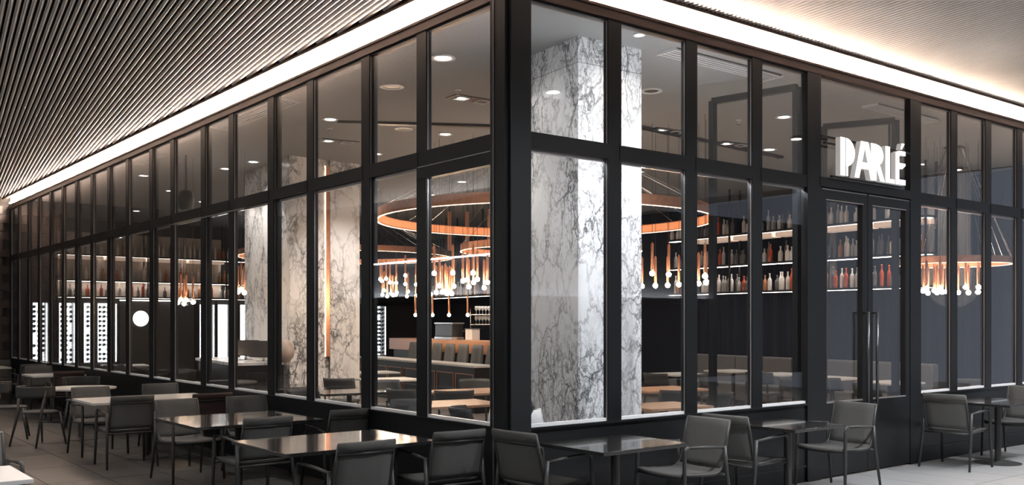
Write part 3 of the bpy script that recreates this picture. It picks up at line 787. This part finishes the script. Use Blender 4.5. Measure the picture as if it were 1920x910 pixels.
fridge(10.35, 11.10, 'tall lit wine fridge between the double marble pillar and the bar', G, short='lit fridge left of the bar')
bp = empty('door_panel_wall', (2.9, 20.6, 0), kind='structure'); bp.name = 'wall_niche'
box('panel', (0, 2.0, 0, .06, 0, 2.28), BLACK, bp); box('panel_light', (0, 2.0, -.02, 0, 2.24, 2.26), LED, bp)
gl = empty('globe_lamp', (3.42, 20.5, 1.76), label='round glowing wall lamp on the black wall between the fridges', cat='wall lamp')
bm = bmesh.new(); lathe(bm, [(.02, .0), (.19, .01), (.21, .03), (.19, .05), (.05, .06)], 28)
for v in bm.verts: v.co = Vector((v.co.x, .03 - v.co.z, v.co.y))
obj('lamp_disc', bm, CLOCK, gl, smooth=True)
box('lamp_mount', (-.04, .04, .03, .10, -.04, .04), BLACK, gl)

# ------------------------------------------------------------------ bar, island and stools
SR = ang  # rotation of the room grid
bar = empty('bar_counter', (7.0, 9.2, 0), -SR, label='long bar counter with orange wood top behind the stools', cat='bar counter')
box('counter_body', (.08, .62, 0, 5.6, 0, 1.06), BLACK, bar)
box('wood_top', (0, .75, -.1, 5.7, 1.20, 1.27), WOODBAR, bar)
box('wood_front', (.0, .05, -.1, 5.7, 1.00, 1.20), WOODBAR, bar)
isl = empty('low_island', (5.58, 8.2, 0), -SR, label='low dark cabinet with pale top in front of the bar stools', cat='cabinet')
box('cabinet_body', (.0, .45, 0, 5.6, 0, .84), BLACK, isl)
box('pale_top', (-.03, .48, -.03, 5.63, .84, .875), TABLEW, isl)
for k in range(7):
    bm = bmesh.new(); y = .05 + k * .8
    for d in [(y, y + .72, .10, .112), (y, y + .72, .70, .712), (y, y + .012, .10, .712), (y + .708, y + .72, .10, .712)]:
        bx(bm, -.012, 0, d[0], d[1], d[2], d[3])
    obj('copper_frame', bm, COPPER, isl)
def stool():
    o = empty('bar_stool')
    bm = bmesh.new(); bx(bm, -.22, .22, -.21, .21, .70, .80); obj('seat', bm, STOOL, o, bevel=.025)
    bm = bmesh.new()
    rows = []
    for i in range(6):
        t = i / 5; z = .78 + .50 * t; w = .23 - .05 * t * t
        rows.append([(-.22 - .05 * t + .06 * abs(q) ** 2, q * w, z) for q in (-1, -.5, 0, .5, 1)])
    sheet(bm, rows, .05); obj('backrest', bm, STOOL, o, smooth=True)
    for sx in (-1, 1):
        for sy in (-1, 1):
            bm = bmesh.new(); tube(bm, [(sx * .17, sy * .16, .70), (sx * .21, sy * .20, 0)], [.014, .010], 6); obj('leg', bm, FRAME, o)
    bm = bmesh.new(); tube(bm, [(.2, -.18, .3), (.2, .18, .3)], .009, 6); obj('footrest', bm, FRAME, o)
    return o
st0 = stool(); st0.scale = (1, 1, .94)
for i in range(7):
    o = st0 if i == 0 else copy_tree(st0)
    yy = 13.05 - i * .62
    o.location = (6.47 + (yy - 8.2) * .1347, yy, 0); o.rotation_euler.z = pi / 2 + pi - SR - pi / 2
    tag(o, 'grey upholstered bar stool with tapered back, %s from the left at the bar' % ['first', 'second', 'third', 'fourth', 'fifth', 'sixth', 'seventh'][i], 'bar stool', 'bar stools along the wooden bar')
# things on the bar
p = at(842, 22.3, 633)
cm = empty('coffee_machine', (p[0], p[1], 1.27), -SR + 1.57, label='black coffee machine with chrome trim on the bar', cat='coffee machine')
box('machine_body', (-.45, .45, -.14, .14, .06, .36), SCREEN, cm, bevel=.02); box('chrome_hood', (-.47, .47, -.15, .15, .36, .39), STEEL, cm)
for k in (-1, 0, 1):
    bm = bmesh.new(); tube(bm, [(k * .28, -.14, .22), (k * .28, -.24, .19)], .02, 8); obj('group_head', bm, STEEL, cm)
box('foot_tray', (-.44, .44, -.16, .16, 0, .06), STEEL, cm)
p = at(886, 21.7, 633)
wb = empty('menu_box', (p[0], p[1], 1.27), -SR, label='clear white box standing on the bar right of the coffee machine', cat='box')
box('box_body', (-.1, .1, -.16, .16, 0, .24), TABLEWW, wb, bevel=.01); box('box_lid', (-.11, .11, -.17, .17, .24, .26), STEEL, wb)
for k in range(12):
    p = at(893 + (k % 6) * 6, 23.6 + (k // 6) * .12, 0)
    bm = bmesh.new(); lathe(bm, [(.03, 0), (.03, .004), (.004, .01), (.004, .08), (.035, .12), (.04, .17), (.03, .20)], 10)
    tag(obj('wine_glass', bm, TABLEWW, loc=(p[0], p[1], 1.62 + .24 * (k // 6)), smooth=True), '%s stemmed glass from the left on the %s tier of the small glass shelf' % (ORD(k % 6 + 1), 'lower' if k < 6 else 'upper'), 'glass', 'stemmed glasses on the back bar shelf')
p = at(908, 23.6, 0)
gs = empty('glass_shelf', (p[0], p[1], 0), -.667, label='small two-tier glass shelf behind the bar by the corner post', cat='shelf')
for z in (1.60, 1.84): box('shelf', (-.35, .35, -.12, .2, z, z + .02), STEEL, gs)
for s_ in (-.34, .33): box('upright', (s_, s_ + .01, -.02, 0, 0, 2.0), STEEL, gs)

# ------------------------------------------------------------------ banquette below the right-hand rack
bq = empty('banquette', (10.45, 2.2, 0), -SR, label='long low grey leather banquette in front of the right-hand rack', cat='banquette')
box('seat', (-.35, .15, 0, 6.2, .12, .44), BANQ, bq, bevel=.03)
for k in range(8):
    box('back_cushion', (.15, .32, k * .775 + .005, k * .775 + .77, .40, .98), BANQ, bq, bevel=.03)
box('plinth', (-.3, .3, 0, 6.2, 0, .12), BLACK, bq)

# ------------------------------------------------------------------ reception counter
rc = empty('reception_counter', (1.05, 8.35, 0), -SR, label='dark reception counter with thin pale marble top left of the double pillar', cat='counter')
box('counter_body', (.04, .82, 0.04, 2.5, 0, 1.0), BLACK, rc); box('marble_top', (0, .88, 0, 2.56, 1.0, 1.045), MARBLE2, rc)
for i, (x, y) in enumerate([(461, 16.2), (494, 15.6)]):
    p = at(x, y)
    m_ = empty('monitor', (p[0], p[1], 1.045), 2.2, label='black touch screen tilted back on the reception counter, %s one' % ('left' if i == 0 else 'right'), cat='monitor')
    M = Matrix.Translation((0, 0, .2)) @ Matrix.Rotation(radians(35), 4, 'X')
    bm = bmesh.new(); bx(bm, -.2, .2, -.015, .015, -.15, .15, M); obj('screen', bm, SCREEN, m_)
    bm = bmesh.new(); tube(bm, [(0, 0, 0), (0, .02, .18)], .02, 8); obj('stand', bm, STEEL, m_)
    box('foot', (-.09, .09, -.07, .07, 0, .012), STEEL, m_)
p = at(530, 15.25)
bm = bmesh.new(); lathe(bm, [(.10, 0), (.17, .08), (.19, .18), (.15, .30), (.08, .36), (.07, .37)], 20)
tag(obj('stone_vase', bm, BROWNSTONE, loc=(p[0], p[1], 1.045), smooth=True), 'rounded brown veined vase at the right end of the reception counter', 'vase')

# ------------------------------------------------------------------ interior chairs and tables
def inner_chair():
    o = empty('dining_chair')
    bm = bmesh.new(); bx(bm, -.22, .22, -.22, .22, .43, .475); obj('seat', bm, CHAIRIN, o, bevel=.015)
    bm = bmesh.new(); rows = []
    for i in range(5):
        z = .60 + .05 * i + .02
        rows.append([(.25 * sin(radians(q)), .02 + .24 * cos(radians(q)) + .015 * i, z) for q in range(-80, 81, 16)])
    sheet(bm, rows, .022); obj('backrest', bm, CHAIRIN, o, smooth=True)
    for sx in (-1, 1):
        bm = bmesh.new(); tube(bm, [(sx * .19, -.19, .44), (sx * .22, -.23, 0)], [.017, .011], 8); obj('leg', bm, FRAME, o)
        bm = bmesh.new(); tube(bm, [(sx * .20, .22, .66), (sx * .19, .19, .44), (sx * .22, .25, 0)], [.014, .017, .011], 8); obj('leg', bm, FRAME, o)
    return o
ic0 = inner_chair(); ic_used = [False]
def in_chair(x, y, rz, label):
    o = ic0 if not ic_used[0] else copy_tree(ic0)
    ic_used[0] = True
    o.location = (x, y, 0); o.rotation_euler.z = rz
    tag(o, label, 'chair', 'dark curved-back dining chairs inside')
def ped_table(x, y, w, d, m, label, rz=0.0, rnd=False, grp=None, name='dining_table', z=.74):
    o = empty(name, (x, y, 0), rz, label=label, cat='table', group=grp)
    bm = bmesh.new()
    if rnd: lathe(bm, [(w / 2 - .006, z - .026), (w / 2, z - .02), (w / 2, z - .004), (w / 2 - .004, z)], 40)
    else: bx(bm, -w / 2, w / 2, -d / 2, d / 2, z - .028, z)
    obj('table_top', bm, m, o, bevel=0 if rnd else .003)
    bm = bmesh.new(); tube(bm, [(0, 0, .012), (0, 0, z - .028)], .036, 16); obj('pedestal', bm, FRAME, o, smooth=False)
    bm = bmesh.new(); lathe(bm, [(.26, 0), (.26, .006), (.08, .02), (.04, .03)], 28); obj('base_plate', bm, FRAME, o)
    bm = bmesh.new(); bx(bm, -w * .32, w * .32, -.03, .03, z - .045, z - .028); bx(bm, -.03, .03, -d * .32, d * .32, z - .045, z - .028); obj('spider_bracket', bm, FRAME, o)
    return o
TG = 'dining tables inside'
def din(x, D, w, d, m, label, rz=-SR, z=.74, rnd=False):
    """table whose centre shows at column x at depth D"""
    p = at(x, D); return ped_table(p[0], p[1], w, d, m, label, rz, rnd, TG)
din(730, 16.0, .9, .8, TABLEW, 'pale dining table right of the double marble pillar')
din(880, 13.2, 1.1, .9, WOOD, 'oak dining table just left of the corner post, farther one')
din(850, 11.3, 1.0, .8, WOOD, 'oak dining table close to the left glass near the corner')
din(655, 13.2, 1.0, .8, TABLE, 'dark dining table in front of the double marble pillar')
din(700, 18.2, .8, .7, TABLEW, 'pale small table beside the low island cabinet')
din(1243, 11.0, .9, .7, WOOD, 'oak table just right of the big marble pillar, nearest the glass')
din(1240, 13.7, 1.1, .8, WOOD, 'oak table behind the nearest one right of the big marble pillar')
din(1272, 17.6, .8, .8, TABLEW, 'pale table in front of the banquette, leftmost')
din(1375, 18.7, .8, .8, TABLEW, 'pale table in front of the banquette, second from left')
din(1465, 17.6, .8, .8, TABLEW, 'pale table in front of the banquette, third from left')
din(1560, 16.4, .8, .8, TABLEW, 'pale table in front of the banquette behind the left door leaf')
din(1668, 15.2, .8, .7, TABLEW, 'pale table in front of the banquette behind the right door leaf')
din(1760, 13.6, .9, .7, TABLE, 'dark table inside right of the double door')
din(520, 14.2, .9, .8, TABLE, 'dark table inside the left glass before the double pillar')
din(235, 21.0, .9, .8, TABLEW, 'pale table inside the far left bays')
din(318, 19.0, .8, .7, TABLE, 'dark table inside the left bays below the globe')
def ich(x, D, deg, label):
    p = at(x, D); in_chair(p[0], p[1], radians(deg), label)
ich(641, 15.0, 130, 'dark dining chair standing at the marble pillar foot')
ich(735, 14.2, 10, 'dark dining chair with its curved back above the pale table')
ich(768, 12.6, 100, 'dark dining chair seen from the side left of a wide mullion')
ich(850, 12.4, 150, 'large dark dining chair at the oak table left of the corner post')
ich(895, 14.4, -20, 'dark dining chair behind the farther oak table')
ich(900, 9.9, 60, 'dark dining chair at the nearest oak table by the corner post')
ich(585, 12.2, 20, 'dark dining chair low behind the left glass')
ich(760, 10.6, -60, 'dark dining chair low behind the left glass, nearer the corner')
ich(1262, 12.5, 160, 'dark dining chair between the two oak tables right of the marble pillar')
ich(1325, 12.0, 200, 'dark dining chair behind the third right-hand window')
ich(1240, 16.4, 90, 'dark dining chair at the leftmost pale table')
ich(1345, 15.8, 20, 'dark dining chair at the second pale table')
ich(1430, 16.6, 100, 'dark dining chair between the pale tables')
ich(1500, 15.0, 60, 'dark dining chair left of the double door')
ich(1578, 14.6, 10, 'dark dining chair behind the left door leaf')
ich(1640, 13.8, 70, 'dark dining chair behind the door handles')
ich(1740, 12.6, 10, 'dark dining chair right of the double door')
ich(1812, 14.4, -80, 'dark dining chair behind the far right glass')
ich(290, 18.4, 80, 'dark dining chair below the globe lamp')
ich(335, 17.2, 200, 'dark dining chair in the left bays near the white frame')
ich(225, 19.2, 30, 'dark dining chair in the far left bays')
# made-up tub chair with dark cushion, standing in for a reflection in the glass
wc = empty('reflection_tub_chair', (0.50, 0.60, 0), radians(150), label='made-up white tub chair with black cushion, for a reflection in the first right window', cat='chair')
bm = bmesh.new(); rows = []
for i in range(7):
    z = .42 + .50 * i / 6
    rows.append([((.26 - .05 * (i / 6) ** 2) * sin(radians(q)), (.25 - .05 * (i / 6) ** 2) * cos(radians(q)), z) for q in range(-100, 101, 20)])
sheet(bm, rows, .035); obj('shell', bm, CAR, wc, smooth=True)
bm = bmesh.new(); lathe(bm, [(.05, .36), (.24, .40), (.25, .44), (.2, .47)], 20); obj('seat', bm, CAR, wc, smooth=True)
bm = bmesh.new(); lathe(bm, [(.02, .86), (.12, .89), (.15, .95), (.12, 1.01), (.03, 1.03)], 18, (0, .16, 0)); obj('head_cushion', bm, SCREEN, wc, smooth=True)
bm = bmesh.new(); tube(bm, [(0, 0, .02), (0, 0, .38)], .03, 10); lathe(bm, [(.22, 0), (.22, .01), (.03, .03)], 20); obj('swivel_base', bm, STEEL, wc)

# ------------------------------------------------------------------ terrace armchairs
def bez(p0, p1, p2, n=5):
    p0, p1, p2 = Vector(p0), Vector(p1), Vector(p2)
    return [p0 * (1 - t) ** 2 + p1 * 2 * t * (1 - t) + p2 * t * t for t in [i / n for i in range(n + 1)]]
def armchair(sling):
    """faces -y; origin on the floor below the seat centre; back top at y=+.30, z=.83"""
    o = empty('armchair')
    W = .262
    for s_ in (-1, 1):
        # front leg with rounded knee up to the armrest
        bm = bmesh.new()
        tube(bm, [(s_ * (W + .02), -.27, 0), (s_ * (W + .012), -.255, .30), (s_ * (W + .006), -.245, .59)] + bez((s_ * (W + .005), -.244, .60), (s_ * (W + .004), -.243, .645), (s_ * (W + .003), -.20, .648), 4), [.013, .017, .0165] + [.0155] * 5, 10)
        obj('leg', bm, FRAME, o, smooth=True)
        bm = bmesh.new()
        tube(bm, [(s_ * (W + .003), -.20, .648), (s_ * W, .0, .640), (s_ * W, .20, .625)], [.0155, .0165, .015], 10, flat=.8)
        obj('armrest', bm, FRAME, o, smooth=True)
        bm = bmesh.new()
        tube(bm, [(s_ * W, .215, .635), (s_ * (W + .004), .235, .42), (s_ * (W + .02), .31, 0)], [.0155, .017, .012], 10)
        obj('leg', bm, FRAME, o, smooth=True)
        # side rail of seat and back
        bm = bmesh.new()
        tube(bm, [(s_ * (W - .022), -.25, .43), (s_ * (W - .022), .0, .415)] + bez((s_ * (W - .022), .12, .412), (s_ * (W - .022), .20, .415), (s_ * (W - .022), .225, .50), 5) + [(s_ * (W - .024), .262, .66), (s_ * (W - .030), .302, .83)], [.013] * 8 + [.013, .011], 8)
        obj('side_rail', bm, FRAME, o, smooth=True)
    xs = [-1, -.5, 0, .5, 1]
    bm = bmesh.new(); rows = []
    for (y, z) in [(-.265, .415), (-.262, .437), (-.25, .441), (-.12, .425), (.02, .416), (.12, .414), (.17, .424), (.20, .45)]:
        rows.append([(x * (W - .012), y, z - .012 * (1 - x * x)) for x in xs])
    sheet(bm, rows, .012); obj('sling_seat', bm, sling, o, smooth=True)
    bm = bmesh.new(); rows = []
    for (y, z) in [(.202, .452), (.222, .50), (.245, .60), (.265, .69), (.285, .77), (.300, .828), (.306, .836), (.312, .826), (.300, .765)]:
        rows.append([(x * (W - .012 - (z - .45) * .03), y + .022 * (1 - x * x) * (1 if z < .82 else .9), z) for x in xs])
    sheet(bm, rows, .010); obj('sling_back', bm, sling, o, smooth=True)
    bm = bmesh.new(); tube(bm, [(-(W - .03), .296, .755), (0, .318, .755), (W - .03, .296, .755)], .011, 8); obj('back_crossbar', bm, FRAME, o, smooth=True)
    bm = bmesh.new(); tube(bm, [(-W, -.235, .405), (0, -.235, .395), (W, -.235, .405)], .011, 8); obj('front_stretcher', bm, FRAME, o, smooth=True)
    bm = bmesh.new(); tube(bm, [(-W, .225, .40), (W, .225, .40)], .011, 8); obj('rear_stretcher', bm, FRAME, o, smooth=True)
    return o
protos = {'g': armchair(SLING), 'b': armchair(SLINGB), 'w': armchair(SLINGL)}
seen = {}
AG = 'sling armchairs around the terrace tables'
def terrace(bx_, by_, face, label, kind='g', jit=0.0):
    """bx_, by_: where the top of the back stands; face: '+v','-v','+u','-u'"""
    rz = {'-v': 0.0, '+v': pi, '+u': pi / 2, '-u': -pi / 2}[face] + radians(jit)
    f = Vector((0, -1)); c, s = cos(rz), sin(rz); fx, fy = (s, -c)
    x, y = bx_ + fx * .30, by_ + fy * .30
    o = protos[kind] if kind not in seen else copy_tree(protos[kind])
    seen[kind] = True
    o.location = (x, y, 0); o.rotation_euler.z = rz
    if by_ < -.3: o.scale = (1.03, 1.03, 1.03)
    tag(o, label, 'chair', AG)
    return o
terrace(-1.35, -.02, '+v', 'grey armchair seen from behind at bottom centre, left one at the near black table', jit=2)
terrace(-.44, .12, '+v', 'grey sling armchair seen from behind just left of the corner post', jit=-3)
terrace(-1.17, 2.06, '+v', 'grey sling armchair with its back above the left end of the nearest black table', jit=3)
terrace(-.20, 2.28, '+v', 'grey sling armchair behind the right end of the nearest black table', jit=-2)
terrace(-1.14, 4.53, '-v', 'grey sling armchair facing us across the second black table, left side', jit=4)
terrace(-.35, 4.50, '-v', 'grey sling armchair facing us across the second black table, right side', jit=-2)
terrace(-.50, 5.14, '+v', 'brown sling armchair at the right end of the pale rectangular table', 'b', jit=0)
terrace(-1.36, 5.36, '+v', 'grey armchair with its back to us at the pale rectangular table', jit=-2)
terrace(-1.34, 7.20, '-v', 'grey armchair facing us between the round and the pale rectangular table', jit=3)
terrace(-.40, 7.33, '-v', 'grey sling armchair facing us behind the right end of the pale rectangular table', jit=-3)
terrace(-.255, -.35, '+u', 'grey sling armchair right of the corner post with its back to the left', jit=4)
terrace(1.66, -.60, '-u', 'grey sling armchair facing left at the right side of the square black table', jit=-3)
terrace(2.0, -.52, '+u', 'grey sling armchair back to back with its neighbour, facing the second right table', jit=3)
terrace(4.06, -.50, '-u', 'grey sling armchair facing left in front of the double door', jit=-2)
terrace(5.91, -.48, '+u', 'grey sling armchair on the pale floor at the left of the far right table', jit=3)
terrace(7.95, -.50, '-u', 'grey sling armchair at the right edge of the photo beyond the far right table', jit=-2)
terrace(-.55, 11.55, '+v', 'brown-topped sling armchair behind the round pale table', 'b', jit=-4)
terrace(-.40, 14.9, '+v', 'grey sling armchair between the two farthest left tables', jit=4)
terrace(-.55, 17.6, '-v', 'grey sling armchair at the farthest left table', jit=-4)
terrace(-.50, 14.0, '-v', 'grey sling armchair facing us at the small far table', jit=2)
terrace(-3.52, 2.25, '-v', 'pale sling armchair cut off at the left edge behind the white table', 'w', jit=0)

# round-backed wooden chairs at the round table
def wood_chair():
    o = empty('wooden_chair')
    bm = bmesh.new(); lathe(bm, [(.19, .44), (.225, .45), (.225, .465), (.20, .475)], 24); obj('seat', bm, CHAIRIN, o)
    for sx in (-1, 1):
        bm = bmesh.new(); tube(bm, [(sx * .17, -.17, .45), (sx * .22, -.24, 0)], [.020, .013], 8); obj('leg', bm, FRAME, o, smooth=True)
        bm = bmesh.new(); tube(bm, [(sx * .245, .13, .76), (sx * .21, .17, .45), (sx * .24, .28, 0)], [.016, .020, .013], 8); obj('leg', bm, FRAME, o, smooth=True)
    bm = bmesh.new(); rows = []
    for z in (.66, .70, .76, .80, .815):
        rows.append([(.27 * sin(radians(q)), .02 + .27 * cos(radians(q)), z) for q in range(-95, 96, 19)])
    sheet(bm, rows, .022); obj('curved_back', bm, FRAME, o, smooth=True)
    bm = bmesh.new(); tube(bm, [(-.2, -.18, .30), (.2, -.18, .30)], .010, 8); obj('stretcher', bm, FRAME, o)
    return o
w0 = wood_chair()
for i, (x, y, rz, l) in enumerate([(-1.72, 8.25, 120, 'dark curved-back wooden chair nearest at the round table'), (-1.88, 9.35, 75, 'dark curved-back wooden chair left of the round table'), (-.75, 10.0, -20, 'dark curved-back wooden chair behind the round table')]):
    o = w0 if i == 0 else copy_tree(w0)
    o.location = (x, y, 0); o.rotation_euler.z = radians(rz)
    tag(o, l, 'chair', 'curved-back wooden chairs at the round table')

# ------------------------------------------------------------------ terrace tables
TT = 'terrace tables'
def rect(x0, x1, y0, y1, m, label, rz=0.0):
    return ped_table((x0 + x1) / 2, (y0 + y1) / 2, x1 - x0, y1 - y0, m, label, rz, False, TT, 'terrace_table')
rect(-1.80, -.48, .36, 1.36, TABLE, 'nearest black rectangular terrace table left of the corner post')
rect(-1.68, -.42, 2.46, 3.60, TABLE, 'second black rectangular terrace table down the left side')
rect(-1.70, -.18, 5.74, 6.64, TABLEW, 'pale rectangular terrace table, third down the left side')
ped_table(-1.08, 8.70, .96, .96, TABLEW, 'round pale terrace table on the left side', 0, True, TT, 'terrace_table')
rect(-.98, -.10, 12.2, 13.1, TABLEW, 'small pale terrace table beyond the round one')
rect(-1.5, -.6, 15.9, 16.8, TABLEW, 'farthest pale terrace table at the left edge')
rect(-4.4, -3.47, .30, 1.0, TABLEWW, 'bright white table cut off by the bottom left corner')
rect(.05, .99, -1.00, -.28, TABLE, 'square black terrace table right of the corner post')
rect(2.38, 3.14, -.98, -.28, TABLE, 'black terrace table in front of the window left of the double door')
rect(6.38, 7.40, -1.0, -.25, TABLE, 'black terrace table on a round foot right of the double door')
rect(9.0, 9.8, -.95, -.25, TABLEW, 'pale terrace table at the right edge of the photo')
